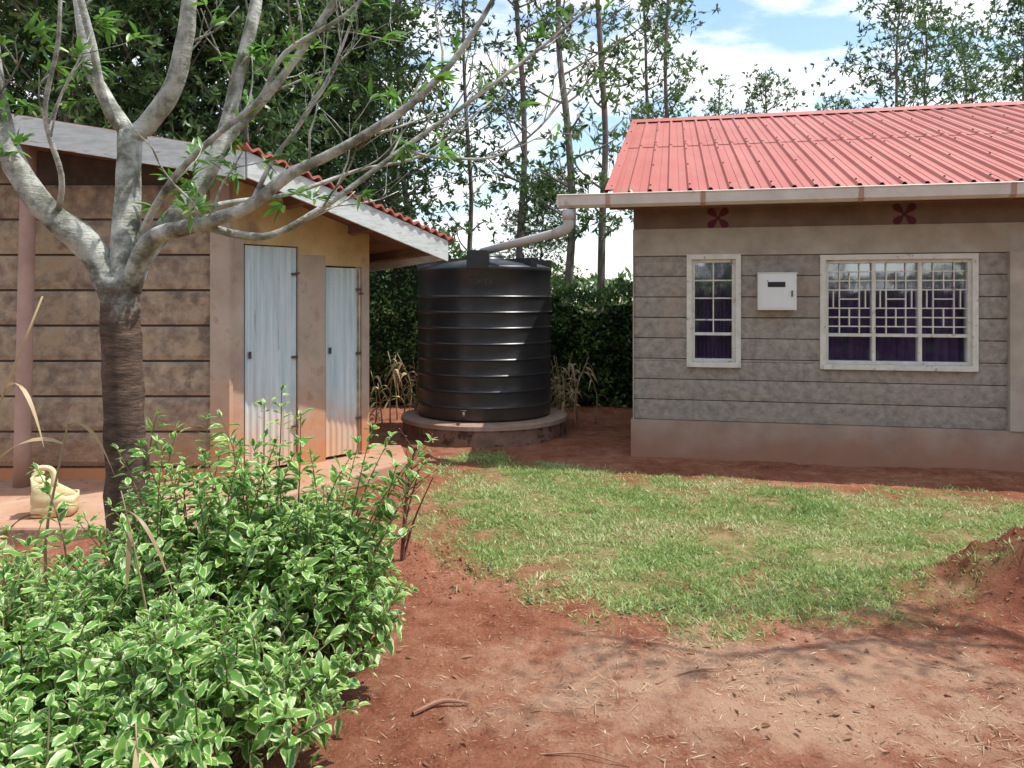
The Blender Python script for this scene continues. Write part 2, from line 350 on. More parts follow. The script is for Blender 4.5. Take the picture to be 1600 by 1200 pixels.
P=[];tries=0
while len(P)<80000 and tries<520000:
    tries+=1
    y=3.3+5.0*random.random()**1.15; x=-1.2+6.6*random.random()
    if x>y*.70+.3: continue
    m=lawnmask(x,y)
    c=.50+1.0*noise.noise(Vector((x*2.4,y*2.4,20)))+.8*noise.noise(Vector((x*8,y*8,22)))
    if random.random()<m*max(.06,c): P.append((x,y))
P=np.array(P);n=len(P)
Z=np.array([gz(x,y) for x,y in P])
ang=rng.random(n)*2*np.pi; el=np.radians(rng.uniform(6,60,n))
D=np.stack([np.cos(ang)*np.cos(el),np.sin(ang)*np.cos(el),np.sin(el)],1)
Nn=np.stack([rng.normal(0,.5,n),rng.normal(0,.5,n),np.ones(n)],1)
patch=np.array([.5+.9*noise.noise(Vector((x*1.6,y*1.6,40))) for x,y in P])
g=MB(); g.leaves(np.column_stack([P,Z-.003]),D,Nn,rng.uniform(.022,.06,n),rng.uniform(.004,.009,n),0,np.clip(patch*.6+rng.random(n)*.5,0,1))
g.obj('grass',[M_grass])

def scatter(n,fn):
    out=[]
    while len(out)<n:
        p=fn()
        if p: out.append((p[0],p[1],gz(*p)+.004))
    return np.array(out)
def near():
    y=1.5+6.0*random.random()**1.3; x=(random.random()*1.5-.6)*y
    w=.3+noise.noise(Vector((x*2.2,y*2.2,60)))+.5*noise.noise(Vector((x*7,y*7,61)))+.8*math.exp(-(((x-1.9)/.7)**2+((y-2.6)/.6)**2))+.5*math.exp(-(((x-.9)/.9)**2+((y-3.4)/.4)**2))
    return (x,y) if random.random()<max(.04,w) else None
pp=scatter(11000,near); n=len(pp); a=rng.random(n)*2*np.pi
g=MB(); g.leaves(pp,np.stack([np.cos(a),np.sin(a),rng.normal(.03,.12,n)],1),np.stack([rng.normal(0,.3,n),rng.normal(0,.3,n),np.ones(n)],1),rng.gamma(1.6,.015,n)+.006,rng.uniform(.0015,.005,n),0)
for cx,cy in [(2.0,2.55),(2.15,2.4),(1.75,2.75),(1.0,3.35),(.75,3.5),(2.6,3.6),(.55,2.35),(2.75,3.75),(.35,3.05),(.9,2.1)]:
    n=70; c=np.array([cx,cy])+rng.normal(0,.13,(n,2)); a=rng.normal(rng.random()*6,.9,n); zz=np.array([gz(x,y) for x,y in c])+rng.random(n)*.012+.003
    g.leaves(np.column_stack([c,zz]),np.stack([np.cos(a),np.sin(a),rng.normal(.02,.1,n)],1),np.tile([0,0,1.],(n,1)),rng.uniform(.03,.11,n),.0028,0,.3+.6*rng.random(n))
pp=scatter(460,near); n=len(pp); a=rng.random(n)*2*np.pi
g.leaves(pp+np.array([0,0,.006]),np.stack([np.cos(a),np.sin(a),rng.normal(.1,.2,n)],1),np.stack([rng.normal(0,.5,n),rng.normal(0,.5,n),np.ones(n)],1),rng.uniform(.02,.06,n),rng.uniform(.010,.02,n),0,rng.random(n)*.5,simple=False,curl=.3)
g.obj('leaf_litter',[M_straw])
g=MB()
for k in range(3600):
    if k%5==0: x,y=random.gauss(2.9,.38),random.gauss(4.1,.33)
    elif k%5==1: x,y=random.gauss(-.7,.4),random.gauss(4.55,.3)
    else:
        y=1.6+4.0*random.random(); x=(random.random()*1.4-.5)*y
        if noise.noise(Vector((x*2,y*2,70)))<.05 and random.random()<.8: continue
    if lawnmask(x,y)>.6: continue
    r=random.uniform(.002,.007)*(1.9 if random.random()<(.35 if k%5<2 else .05) else 1); z=gz(x,y)+r*.15
    q=Quaternion((random.random(),random.random(),random.random(),random.random())).normalized().to_matrix()
    vs=[Vector((x,y,z))+q@Vector(d)*r*random.uniform(.6,1.3) for d in [(1,0,0),(-1,0,0),(0,1,0),(0,-1,0),(0,0,1),(0,0,-1)]]
    g.add(vs,[(0,2,4),(2,1,4),(1,3,4),(3,0,4),(2,0,5),(1,2,5),(3,1,5),(0,3,5)])
g.obj('soil_clods',[M_clod])
for (p,q,r) in [((-.38,2.95),(-.17,3.02),.010),((.6,3.2),(.95,3.35),.004),((.1,2.7),(.4,2.62),.003),((-.1,2.3),(-.02,2.42),.004)]:
    g=MB(); z0=gz(*p)+r;z1=gz(*q)+r; mx=((p[0]+q[0])/2,(p[1]+q[1])/2+.03,max(z0,z1)+r)
    g.tube([(p[0],p[1],z0),mx,(q[0],q[1],z1)],[r,r*.8,r*.5],7,0,4,jit=.5); g.obj('fallen_stick',[M_stick])

# ---------------------------------------------------------------- main house
HR=math.atan2(-.205,.979)
house=empty('stone_house',(1.26,7.93,0),HR)
OPEN=[(.58,1.01,.98,2.02),(1.86,3.17,.98,2.00)]
L_H=9.0
def subtract(x0,x1,z0,z1):
    zs=sorted(set([z0,z1]+[z for o in OPEN for z in o[2:] if z0<z<z1])); out=[]
    for a,b in zip(zs[:-1],zs[1:]):
        cur=x0
        for o in OPEN:
            if o[2]<=a and o[3]>=b:
                if o[0]>cur: out.append((cur,min(o[0],x1),a,b))
                cur=max(cur,o[1])
        if cur<x1: out.append((cur,x1,a,b))
    return out
w=MB()
for r in subtract(.01,L_H,.0,2.33): w.box(r[0],r[1],.022,.2,r[2],r[3],1)
z=.38
for k in range(8):
    z0=z+.004+random.uniform(0,.002);z1=z+.21-.004-random.uniform(0,.002); z+=.21
    for r in subtract(0,L_H,z0,z1):
        w.stone(r[0],r[1],r[2],r[3],.012,.005,.03,.42,0,.04,k*.17)
w.obj('front_wall',[M_stone,M_mortar],house)
w=MB(); w.box(-.03,L_H,-.035,.1,-.25,.38); w.obj('plinth',[M_plinth],house)
w=MB()
for r in subtract(-.012,L_H,2.061,2.335): w.box(r[0],r[1],-.012,.21,r[2],r[3],0)
w.box(-.012,-.001,-.004,.3,.381,2.06,0)
w.box(3.475,3.76,-.05,.1,.381,2.06,0)
w.obj('lintel_band',[M_plast],house)
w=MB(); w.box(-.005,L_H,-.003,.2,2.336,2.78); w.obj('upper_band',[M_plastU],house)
w=MB()
def rz_(t): return 2.66+.361*(t+.44) if t<4.66 else 4.5-.361*(t-4.66)
for x0,x1 in ((0.003,.2),(L_H-.2,L_H)):
    pts=[(.2,-.2),(9.3,-.2),(9.3,rz_(9.3)-.06),(4.66,rz_(4.66)-.06),(.2,rz_(.2)-.06)]
    vs=[(x0,a,b) for a,b in pts]+[(x1,a,b) for a,b in pts]
    w.add(vs,[(4,3,2,1,0),(5,6,7,8,9)]+[(i,(i+1)%5,5+(i+1)%5,5+i) for i in range(5)])
w.box(.2,L_H-.2,9.1,9.3,-.2,2.8); w.obj('side_walls',[M_stone],house)
fr=MB(); gl=MB(); cu=MB(); rv=MB()
for (a,b,c,d) in OPEN:
    t=.05
    rv.box(a-t,a,-.014,.11,c-t,d+t);rv.box(b,b+t,-.014,.11,c-t,d+t);rv.box(a,b,-.014,.11,d,d+t);rv.box(a-.02,b+.02,-.035,.11,c-t,c)
    t=.032
    fr.box(a,a+t,.02,.075,c,d);fr.box(b-t,b,.02,.075,c,d);fr.box(a+t,b-t,.02,.075,d-t,d);fr.box(a+t,b-t,.02,.075,c,c+t)
    gl.add([(a,.07,c),(b,.07,c),(b,.07,d),(a,.07,d)],[(0,1,2,3)])
    n=90; vs=[]
    for i in range(n+1):
        x=a-.1+(b-a+.2)*i/n; yy=.135+.022*math.sin(i*1.1)+.012*math.sin(i*2.7)
        vs+= [(x,yy,c-.05),(x,yy,d+.1)]
    cu.add(vs,[(2*i,2*i+2,2*i+3,2*i+1) for i in range(n)])
tz=1.25
fr.box(.612,.978,.022,.073,tz,tz+.028)
for zz in (1.40,1.62,1.80): fr.box(.612,.978,.05,.062,zz,zz+.014)
fr.box(.79,.802,.0505,.0615,tz+.028,1.988)
a,b=1.892,3.138; cw=(b-a)/3
for i in (1,2): fr.box(a+cw*i-.016,a+cw*i+.016,.0215,.0745,1.012,1.968)
for i in range(3):
    x0=a+cw*i+(.0165 if i else 0);x1=a+cw*(i+1)-(.0165 if i<2 else 0)
    fr.box(x0,x1,.023,.073,tz,tz+.03)
    W=x1-x0; z0=tz+.03; H=1.968-z0
    b1=.006
    def hb(fa,fb,fz): fr.box(x0+W*fa,x0+W*fb,.050,.062,z0+H*fz-b1,z0+H*fz+b1)
    def vb(fx,fa,fb): fr.box(x0+W*fx-b1,x0+W*fx+b1,.0515,.0605,z0+H*fa,z0+H*fb)
    for fz in (.1,.36,.62,.88): hb(0,1,fz)
    vb(.27,0,1);vb(.73,0,1)
    for fz in (.23,.49,.75): hb(.27,.73,fz)
    hb(0,.27,.23);hb(.73,1,.23);hb(0,.27,.75);hb(.73,1,.75)
    vb(.5,.1,.36);vb(.5,.62,.88)
    vb(.13,.36,.62);vb(.87,.36,.62)
rv.obj('window_surrounds',[M_white],house); fr.obj('window_frames',[M_white],house); gl.obj('window_panes',[M_glass],house); cu.obj('curtains',[M_curtain],house,True)
o=MB()
for cx in (.838,2.576,4.6):
    for k in range(4):
        ang=math.pi/4+k*math.pi/2; pts=[]
        for q in range(13):
            t=q/12*2*math.pi; px=.075+.058*math.cos(t); py=.034*math.sin(t)*(1+.5*math.cos(t))
            pts.append((cx+px*math.cos(ang)-py*math.sin(ang),-.008,2.435+px*math.sin(ang)+py*math.cos(ang)))
        o.add(pts,[tuple(range(13))])
    o.add([(cx+.022*math.cos(t*math.pi/4),-.0085,2.435+.022*math.sin(t*math.pi/4)) for t in range(8)],[tuple(range(8))])
o.obj('painted_flower_ornaments',[M_flower],house)
def sheet(mb,t0,t1,z0,z1,x0,x1,off=0):
    prof=[];x=x0;per=.19
    while x<x1:
        for dx,dz in ((0,0),(.006,0),(.024,.03),(.046,.03),(.064,0),(.12,0),(.123,.006),(.127,.006),(.13,0)):
            prof.append((min(x+dx,x1),dz))
        x+=per
    prof.append((x1,0))
    n=len(prof); vs=[(px,t0,z0+dz+off) for px,dz in prof]+[(px,t1,z1+dz+off) for px,dz in prof]
    mb.add(vs,[(i,i+1,n+i+1,n+i) for i in range(n-1)])
rf=MB(); sl=.361
f=lambda t:2.66+sl*(t+.44)
sheet(rf,-.46,2.35,f(-.46),f(2.35),-.24,L_H+.3)
sheet(rf,2.15,4.66,f(2.15),f(4.66),-.24,L_H+.3,.008)
sheet(rf,4.66,9.8,4.50,4.5-sl*5.14,-.24,L_H+.3)
rf.add([(-.26,4.46,f(4.46)+.035),(-.26,4.66,4.56),(-.26,4.86,f(4.46)+.035),(L_H+.3,4.46,f(4.46)+.035),(L_H+.3,4.66,4.56),(L_H+.3,4.86,f(4.46)+.035)],[(0,3,4,1),(1,4,5,2)])
rf.add([(-.262,-.46,f(-.46)-.07),(-.262,4.66,4.43),(-.262,4.66,4.54),(-.262,-.46,f(-.46)+.036),(-.17,-.46,f(-.46)+.037),(-.17,4.66,4.541)],[(0,1,2,3),(3,2,5,4)])
rf.obj('roof_sheets',[M_roof],house)
sc_=MB()
for t in (-.3,.75,1.75,2.3,3.4,4.35):
    x=-.24+.035
    while x<L_H+.2:
        zz=f(t)+.03+(.008 if t>2.2 else 0)
        sc_.box(x-.008,x+.008,t-.008,t+.008,zz,zz+.012); x+=.19*2
sc_.obj('roofing_screws',[M_metal],house)
w=MB(); w.box(-.22,L_H,-.40,-.375,2.50,2.655); w.box(-.22,-.005,-.374,.0,2.56,2.575);w.box(-.22,L_H,-.374,-.004,2.545,2.559)
w.obj('eave_fascia',[M_wood],house)
w=MB(); gx0=-.72
prof=[(-.40,2.645),(-.402,2.53),(-.43,2.515),(-.485,2.515),(-.515,2.54),(-.525,2.625),(-.535,2.64),(-.525,2.648),(-.512,2.63),(-.505,2.55),(-.48,2.527),(-.435,2.527),(-.412,2.54),(-.41,2.645)]
n=len(prof)
w.add([(gx0,a,b) for a,b in prof]+[(L_H,a,b) for a,b in prof],[(i,(i+1)%n,n+(i+1)%n,n+i) for i in range(n)])
w.box(gx0-.005,gx0+.012,-.53,-.40,2.52,2.645)
w.obj('gutter',[M_gutter],house)
w=MB()
for x in (.65,2.05,3.3,4.6,-.25):
    pr=[(a-.004 if a<-.46 else a+.0,b-(.004 if b<2.56 else 0)) for a,b in prof[:7]]
    m=len(pr); w.add([(x,a,b) for a,b in pr]+[(x+.045,a,b) for a,b in pr],[(i,i+1,m+i+1,m+i) for i in range(m-1)])
w.obj('gutter_joints',[nmat('joint_stain',[(0,(.34,.20,.14)),(1,(.48,.33,.26))])],house)
w=MB(); w.box(1.215,1.575,-.11,-.001,1.51,1.87,0); w.box(1.235,1.555,-.117,-.1105,1.53,1.85,0); w.box(1.305,1.47,-.121,-.1175,1.735,1.785,1)
w.box(1.205,1.585,-.118,-.002,1.871,1.878,0); w.box(1.525,1.54,-.128,-.1175,1.64,1.70,2); w.box(1.30,1.31,-.1215,-.1172,1.79,1.80,2)
w.obj('meter_box',[M_boxw,M_dark,M_metal],house)

w=MB(); HM=Matrix.Translation((1.26,7.93,0))@Matrix.Rotation(HR,4,'Z')
top=HM@Vector((-.62,-.465,2.53))
w.tube([top+Vector((0,0,-.03)),top+Vector((.0,0.0,-.13))],.062,14,0,1)
w.tube([top+Vector((0,0,-.11)),top+Vector((0,.01,-.19)),top+Vector((-.05,.06,-.235))],.056,14,0,4)
end=Vector((-.35,8.95,2.17))
w.tube([top+Vector((-.05,.06,-.235)),end],.045,14,0,1); 
w.tube([top+Vector((-.02,.02,-.215)),top+Vector((-.12,.15,-.255))],.056,14,0,1)
w.obj('downpipe',[M_pipe],None,True)

# ---------------------------------------------------------------- tank and base
tank=empty('water_tank',(-.335,9.35,0))
prof=[(.0,.255),(.80,.255),(.805,.27)]
z=.40
while z<1.80:
    prof+=[(.805,z-.024),(.808,z-.012),(.820,z-.005),(.822,z),(.820,z+.004),(.808,z+.010),(.804,z+.022),(.810,z+.085)]
    z+=.178
prof+=[(.800,1.93),(.815,1.945),(.818,1.985),(.80,2.00),(.70,2.03),(.5,2.065),(.24,2.10),(.235,2.13),(.225,2.15),(.21,2.158),(0,2.165)]
w=MB(); w.lathe(prof,112); body=w.obj('body',[M_tank],tank,True)
w=MB()
for k in range(8):
    M=Matrix.Rotation(math.radians(45*k+1),4,'Z')
    w.box(.24,.80,-.022,.022,2.0,2.095,0,M)
    w.box(.72,.815,-.05,.05,1.985,2.08,0,M)
w.obj('top_ribs',[M_tank],tank)
w=MB(); w.box(-.17,.08,-.83,-.58,1.96,2.15); w.box(-.15,.06,-.81,-.60,2.151,2.165); w.obj('inlet_box',[M_tank],tank)
w=MB()
w.tube([(-.20,-.79,.36),(-.20,-.90,.36),(-.20,-.93,.33)],.018,10,0,3); w.box(-.235,-.165,-.90,-.88,.38,.392); w.obj('tap',[M_metal],tank,True)
def curved_text(txt,r,z,h,a0,parent):
    cu=bpy.data.curves.new('lettering','FONT'); cu.body=txt; cu.size=h; cu.align_x='CENTER'; cu.resolution_u=3
    ob=bpy.data.objects.new('lettering_tmp',cu); COL.objects.link(ob)
    dg=bpy.context.evaluated_depsgraph_get(); me=bpy.data.meshes.new_from_object(ob.evaluated_get(dg)); bpy.data.objects.remove(ob)
    for v in me.vertices:
        a=a0+v.co.x/r; zz=z+v.co.y; v.co=Vector((r*math.cos(a),r*math.sin(a),zz))
    me.materials.clear(); me.materials.append(M_mark); o=bpy.data.objects.new('lettering',me); link(o,parent)
curved_text('TOP TA',.812,1.79,.075,math.radians(-91),tank)
base=MB()
base.lathe([(0.0,.24),(.85,.24),(.97,.236),(1.0,.225),(1.005,.18)],80,mi=1); base.lathe([(1.005,.18),(.985,.172),(.985,.04),(1.0,-.1)],80,mi=0)
base.obj('tank_plinth',[M_slab,M_slabtop],None,False,(-.335,9.35,0))

# ---------------------------------------------------------------- shed
shed=empty('outhouse_shed')
C0=Vector((-2.38,6.47,0));C1=Vector((-1.405,7.56,0)); dd=(C1-C0).normalized(); nn=Vector((dd.y,-dd.x,0)); LS=(C1-C0).length
RZ=lambda x,y:3.938-.136*x-.239*y
DM=Matrix.Translation(C0)@Matrix(((dd.x,-nn.x,0,0),(dd.y,-nn.y,0,0),(0,0,1,0),(0,0,0,1)))
C2=C1+Vector((-2.2,1.97,0))
w=MB(); w.prism([(-7,6.48),(-2.5,6.48),(-2.5,6.62),(-7,6.62)],-.1,lambda x,y:RZ(x,y)-.07,1)
z=.2;kk=0
while z<2.85:
    if z+.3<RZ(-4.0,6.45)-.05:
        xe=-2.53
        while z+.3>RZ(xe,6.45)-.06: xe-=.1
        w.stone(-7,xe,z+.010,z+.288,6.466,.013,.03,.56,0,.045,kk*.27)
    z+=.2977; kk+=1
w.box(-7,-2.53,6.44,6.55,-.1,.19,2)
w.obj('front_wall',[M_shedst,M_mortar,M_shedpl],shed,False)
w=MB()
w.prism([(-2.53,6.435),(C0.x+.012,6.435),(C0.x+.03,6.47),(C0.x-.03,6.60),(-2.53,6.60)],-.05,lambda x,y:RZ(x,y)-.07)
w.obj('corner_pier',[M_shedpl],shed)
w=MB()
def wp(x0,x1,z0,z1,mi=0,y0=0,y1=.14):
    def top(lx):
        q=DM@Vector((lx,0,0)); return RZ(q.x,q.y)-.07
    za=top(x0) if z1 is None else z1; zb=top(x1) if z1 is None else z1
    vs=[(x0,y0,z0),(x1,y0,z0),(x1,y1,z0),(x0,y1,z0),(x0,y0,za),(x1,y0,zb),(x1,y1,zb),(x0,y1,za)]
    w.add([DM@Vector(v) for v in vs],[(0,3,2,1),(4,5,6,7),(0,1,5,4),(1,2,6,5),(2,3,7,6),(3,0,4,7)],mi)
wp(.0,.13,0,2.12);wp(.665,.955,0,2.02);wp(1.375,LS,0,1.94)
w.obj('door_wall_piers',[M_shedpl],shed)
w=MB()
wp(.0,.13,2.121,None);wp(.13,.665,2.09,None);wp(.665,.955,2.021,None);wp(.955,1.375,1.93,None);wp(1.375,LS,1.941,None)
w.obj('door_wall_header',[M_ochre],shed)
w=MB(); wp(.13,.665,.0,2.2,0,.12,.14); wp(.955,1.375,0,2.0,0,.12,.14)
w.obj('door_recess',[M_dark],shed)
w=MB(); h=MB()
for x0,x1,zt in ((.155,.655,2.08),(.975,1.365,1.915)):
    n=int((x1-x0)/.062)*4; prf=[]
    for i in range(n+1):
        prf.append((x0+(x1-x0)*i/n,.024 if i%4 in (0,1) else .033))
    vs=[DM@Vector((a_,b_,.13)) for a_,b_ in prf]+[DM@Vector((a_,b_,zt)) for a_,b_ in prf]
    w.add(vs,[(i,i+1,n+1+i+1,n+1+i) for i in range(n)])
    w.box(x0,x1,.035,.05,.13,zt,0,DM)
    for zz in (.45,1.08,1.83 if zt>2 else 1.7):
        h.box(x1-.05,x1+.015,.008,.0195,zz,zz+.022,0,DM)
    h.box(x0+.03,x0+.05,.005,.0195,1.1,1.16,0,DM); h.box(x1-.01,x1+.03,.0,.0195,1.84 if zt>2 else 1.66,1.86 if zt>2 else 1.68,0,DM)
w.obj('doors',[M_door],shed); h.obj('hinges',[M_metal],shed)
w=MB()
w.prism([(C1.x,C1.y),(C2.x,C2.y),(C2.x-.1,C2.y-.1),(C1.x-.12,C1.y-.08)],-.1,lambda x,y:RZ(x,y)-.07)
w.prism([(C2.x,C2.y),(-7,C2.y),(-7,C2.y-.15),(C2.x,C2.y-.15)],-.1,lambda x,y:RZ(x,y)-.07)
w.prism([(-7.0,6.62),(-6.85,6.62),(-6.85,C2.y-.15),(-7,C2.y-.15)],-.1,lambda x,y:RZ(x,y)-.07)
w.obj('rear_walls',[M_shedst],shed)
EC=Vector((-2.08,6.0,0)); ER=Vector((-.65,7.58,0)); EB=ER+Vector((-2.6,2.5,0)); EA=Vector((-7.5,5.65,0))
loop=[EA,EC,ER,EB,Vector((-7.5,EB.y,0))]
w=MB(); w.prism([(p.x,p.y) for p in loop],lambda x,y:RZ(x,y)-.065,lambda x,y:RZ(x,y)-.05); w.obj('soffit',[M_soffit],shed)
def fascia(mb,a,b,hh=.2,th=.025):
    d=(b-a).normalized(); n2=Vector((d.y,-d.x,0))
    vs=[]
    for p in (a,b):
        zt=RZ(p.x,p.y)-.025
        for off in (0,th):
            for zz in (zt-hh,zt):
                q=p+n2*(.002+off); vs.append((q.x,q.y,zz))
    mb.add(vs,[(2,6,7,3),(0,1,5,4),(0,4,6,2),(1,3,7,5),(0,2,3,1),(4,5,7,6)])
w=MB(); fascia(w,EA,EC,.215); fascia(w,EC,ER,.20); fascia(w,ER,EB,.18); w.obj('fascia_boards',[M_fascia],shed)
w=MB()
for t in (.02,.35,.68):
    p=ER.lerp(EC,t)-nn*.03; q=p-nn*1.5
    vs=[]
    for c in (p,q):
        for sx in (-.025,.025):
            for dz in (-.15,-.066):
                r=c+dd*sx; vs.append((r.x,r.y,RZ(r.x,r.y)+dz))
    w.add(vs,[(0,1,3,2),(4,6,7,5),(0,4,5,1),(2,3,7,6),(0,2,6,4),(1,5,7,3)])
w.obj('rafters',[M_soffit],shed)
w=MB(); tot=(ER-EC).length; vs=[]
per=.11; m=int((tot+.1)/per*8)
for i in range(m+1):
    s=-.03+i*per/8; hz=.018*math.cos(i*2*math.pi/8)
    p=EC+dd*s+nn*.06; q=p-nn*2.6
    for c in (p,q): vs.append((c.x,c.y,RZ(c.x,c.y)+hz+.012))
    for c in (p,q): vs.append((c.x,c.y,RZ(c.x,c.y)+hz-.008))
fs=[]
for i in range(m):
    a=4*i;b=4*i+4
    fs+=[(a,b,b+1,a+1),(a+2,a+3,b+3,b+2),(a,a+2,b+2,b)]
w.add(vs,fs)
F0=EC+Vector((-.03,-.03,0))
w.prism([(-7.5,5.66),(F0.x,F0.y+.03),(F0.x-1.2,F0.y+2.0),(-7.5,9)],lambda x,y:RZ(x,y)-.03,lambda x,y:RZ(x,y)-.015)
w.obj('roof_sheets',[M_roof],shed,False)
w=MB(); w.prism([(-7,5.05),(-2.35,5.1),(-1.85,5.75),(-.98,7.25),(-1.15,8.0),(-7,8.0)],-.1,.1); ap=w.obj('concrete_apron',[M_apron])
bv=ap.modifiers.new('b','BEVEL'); bv.width=.02; bv.segments=2
w=MB(); w.tube([(-3.96,6.2,.05),(-3.93,6.2,1.4),(-3.90,6.21,3.05)],[.062,.06,.058],14,0,3); w.obj('support_post',[M_pole],None,True)

# jerrycan with its top cut away, moulded handle and cap
w=MB(); cx,cy=-3.20,5.38
def rr(hw,hd,z,rot=.25,tilt=0):
    out=[]
    for k in range(32):
        a=2*math.pi*k/32; c,s=math.cos(a),math.sin(a); e=.32
        x=hw*math.copysign(abs(c)**e,c); y=hd*math.copysign(abs(s)**e,s)
        out.append((cx+x*math.cos(rot)-y*math.sin(rot),cy+x*math.sin(rot)+y*math.cos(rot),z+tilt*x))
    return out
rings=[rr(.11,.08,.101),rr(.135,.095,.115),rr(.138,.097,.17),rr(.130,.091,.185),rr(.138,.097,.20),rr(.138,.097,.25),rr(.130,.091,.262,tilt=-.2),rr(.137,.096,.30,tilt=-.6),rr(.128,.088,.30,tilt=-.6),rr(.125,.085,.2),rr(.12,.08,.13)]
vs=[v for r in rings for v in r]; fs=[(i*32+k,i*32+(k+1)%32,(i+1)*32+(k+1)%32,(i+1)*32+k) for i in range(len(rings)-1) for k in range(32)]
fs.append(tuple(range(31,-1,-1))); fs.append(tuple((len(rings)-1)*32+k for k in range(32)))
w.add(vs,fs)
w.tube([(cx-.125,cy-.03,.36),(cx-.11,cy-.02,.425),(cx-.04,cy-.01,.43),(cx-.01,cy,.39),(cx-.005,cy,.30)],[.024,.02,.018,.02,.024],10,0,4)
w.tube([(cx-.07,cy-.075,.335),(cx-.075,cy-.08,.38)],.026,14,0,1)
w.obj('yellow_jerrycan',[M_yel],None,True)

# ---------------------------------------------------------------- foreground tree
TX,TY=-2.03,4.0
tree=empty('bare_limbed_tree',(TX,TY,0))
w=MB()
def br(pts,r0,r1,n=10,jit=.12):
    k=len(pts); P=[(a/100,c/100,b/100) for a,b,c in pts]
    return w.tube(P,[r0+(r1-r0)*(i/(k-1)) for i in range(k)],n,0,5,True,jit),r0,r1
B=[]
br([(4,-10,0),(3,30,0),(2,80,0),(0,130,0),(-1,155,0),(-1,172,0)],.104,.092,16,.22)
w.tube([(.03,0,-.1),(.03,0,.06)],[.17,.12],16,0,1,True,.2)
B.append(br([(-2,160,0),(-9,176,0),(-18,190,-2),(-32,203,-6),(-44,220,-10),(-53,240,-12),(-58,267,-14),(-60,300,-18),(-67,343,-22)],.082,.045,12,.2))
B.append(br([(0,160,0),(0,183,2),(0,217,6),(0,250,8)],.082,.056,12,.2))
B.append(br([(0,248,8),(-13,267,10),(-25,287,14),(-32,317,18),(-38,345,22)],.042,.026))
B.append(br([(0,246,8),(12,257,8),(25,273,4),(32,297,2),(35,317,0),(37,345,0)],.052,.036,12,.2))
B.append(br([(-4,250,8),(-9,262,0),(-11,290,-8),(-16,320,-14),(-20,350,-20)],.025,.015))
B.append(br([(3,165,0),(7,181,4),(17,198,10),(33,223,18),(44,250,24),(50,283,28),(57,317,32),(60,347,36)],.062,.03,12,.2))
B.append(br([(40,240,22),(52,256,24),(67,271,22),(83,290,20),(103,318,18),(115,340,16)],.03,.016))
B.append(br([(3,165,0),(14,184,-8),(25,193,-14),(40,196,-20),(60,200,-26),(77,206,-30),(97,220,-34),(123,232,-38),(150,248,-40),(170,266,-40),(190,293,-42),(206,325,-44)],.052,.008,10))
B.append(br([(48,198,-22),(66,193,-20),(83,193,-16),(103,205,-10),(123,220,-6),(150,242,0),(183,267,6),(223,300,14),(245,320,18)],.022,.007))
B.append(br([(148,239,0),(158,236,2),(170,235,4),(193,236,6),(213,248,8),(230,267,10),(247,289,12)],.010,.004))
B.append(br([(6,190,4),(22,208,-10),(40,226,-20),(57,240,-24),(80,258,-26),(93,280,-28),(123,298,-30),(150,322,-34)],.020,.008))
B.append(br([(77,206,-30),(88,228,-30),(102,248,-28),(118,275,-30),(132,310,-32)],.013,.005))
B.append(br([(24,207,12),(45,215,30),(75,222,44),(110,238,60),(150,250,70),(190,285,80)],.018,.006))
B.append(br([(-30,203,-6),(-20,222,-20),(-22,250,-30),(-10,280,-40),(-6,310,-44)],.016,.008))
LP=[]
def twig(p,d,l,r,depth):
    pts=[p];dd_=d.normalized()
    k=4
    for i in range(k):
        dd_=(dd_+Vector((random.gauss(0,.18),random.gauss(0,.18),random.gauss(.10,.12)))).normalized()
        pts.append(pts[-1]+dd_*l/k)
    w.tube(pts,[r*(1-.65*i/k) for i in range(k+1)],6,0,2,True)
    if depth>0:
        for i in (2,3,3):
            if random.random()<.7:
                twig(pts[i],(dd_+Vector((random.gauss(0,.8),random.gauss(0,.8),random.gauss(.2,.5)))),l*.55,r*.5,depth-1)
    else:
        LP.append((pts[-1],dd_)); 
for i,(Pp,r0,r1) in enumerate(B):
    if i==1: continue
    cnt={8:10,7:8,6:5,9:7,10:5,11:7,12:7}.get(i,3)
    for _ in range(cnt):
        j=random.randrange(len(Pp)//3,len(Pp)-1); t=j/len(Pp); d=(Pp[j+1]-Pp[j]).normalized()
        sd=Vector((random.gauss(.2,.7),random.gauss(0,.8),random.gauss(.5,.6)))
        twig(Pp[j],d*.9+sd,random.uniform(.25,.55),min(.008,.3*(r0*(1-t)+r1*t)+.002),1)
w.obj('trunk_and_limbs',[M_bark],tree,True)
lf=MB(); pos=[];dr=[];nr=[]
for p,d in LP:
    if random.random()<.5:
        for _ in range(random.randint(3,9)):
            v=(d+Vector((random.gauss(0,.7),random.gauss(0,.7),random.gauss(.1,.5)))).normalized()
            pos.append(p-d*random.random()*.07);dr.append(v);nr.append((random.gauss(0,.4),random.gauss(0,.4),1))
for (a,b,c) in [(33,223,10),(40,232,20),(30,215,0),(-25,287,14),(-44,260,-10),(57,300,30),(62,290,30),(50,255,20),(160,240,0),(-30,275,10),(40,208,-20),(-40,295,-10),(-20,300,0),(85,300,20),(36,240,12),(-52,235,-12),(165,262,-40),(90,210,-32)]:
    for q in range(3):
        cc=Vector((a/100+random.gauss(0,.06),c/100+random.gauss(0,.06),b/100+random.gauss(0,.05))); 
        ax=Vector((random.gauss(.5,.6),random.gauss(0,.6),random.gauss(.3,.5))).normalized()
        for _ in range(9):
            v=(ax+Vector((random.gauss(0,.6),random.gauss(0,.6),random.gauss(0,.5)))).normalized()
            pos.append(cc+v*.01+ax*random.random()*.07);dr.append(v);nr.append((random.gauss(0,.4),random.gauss(0,.4),1))
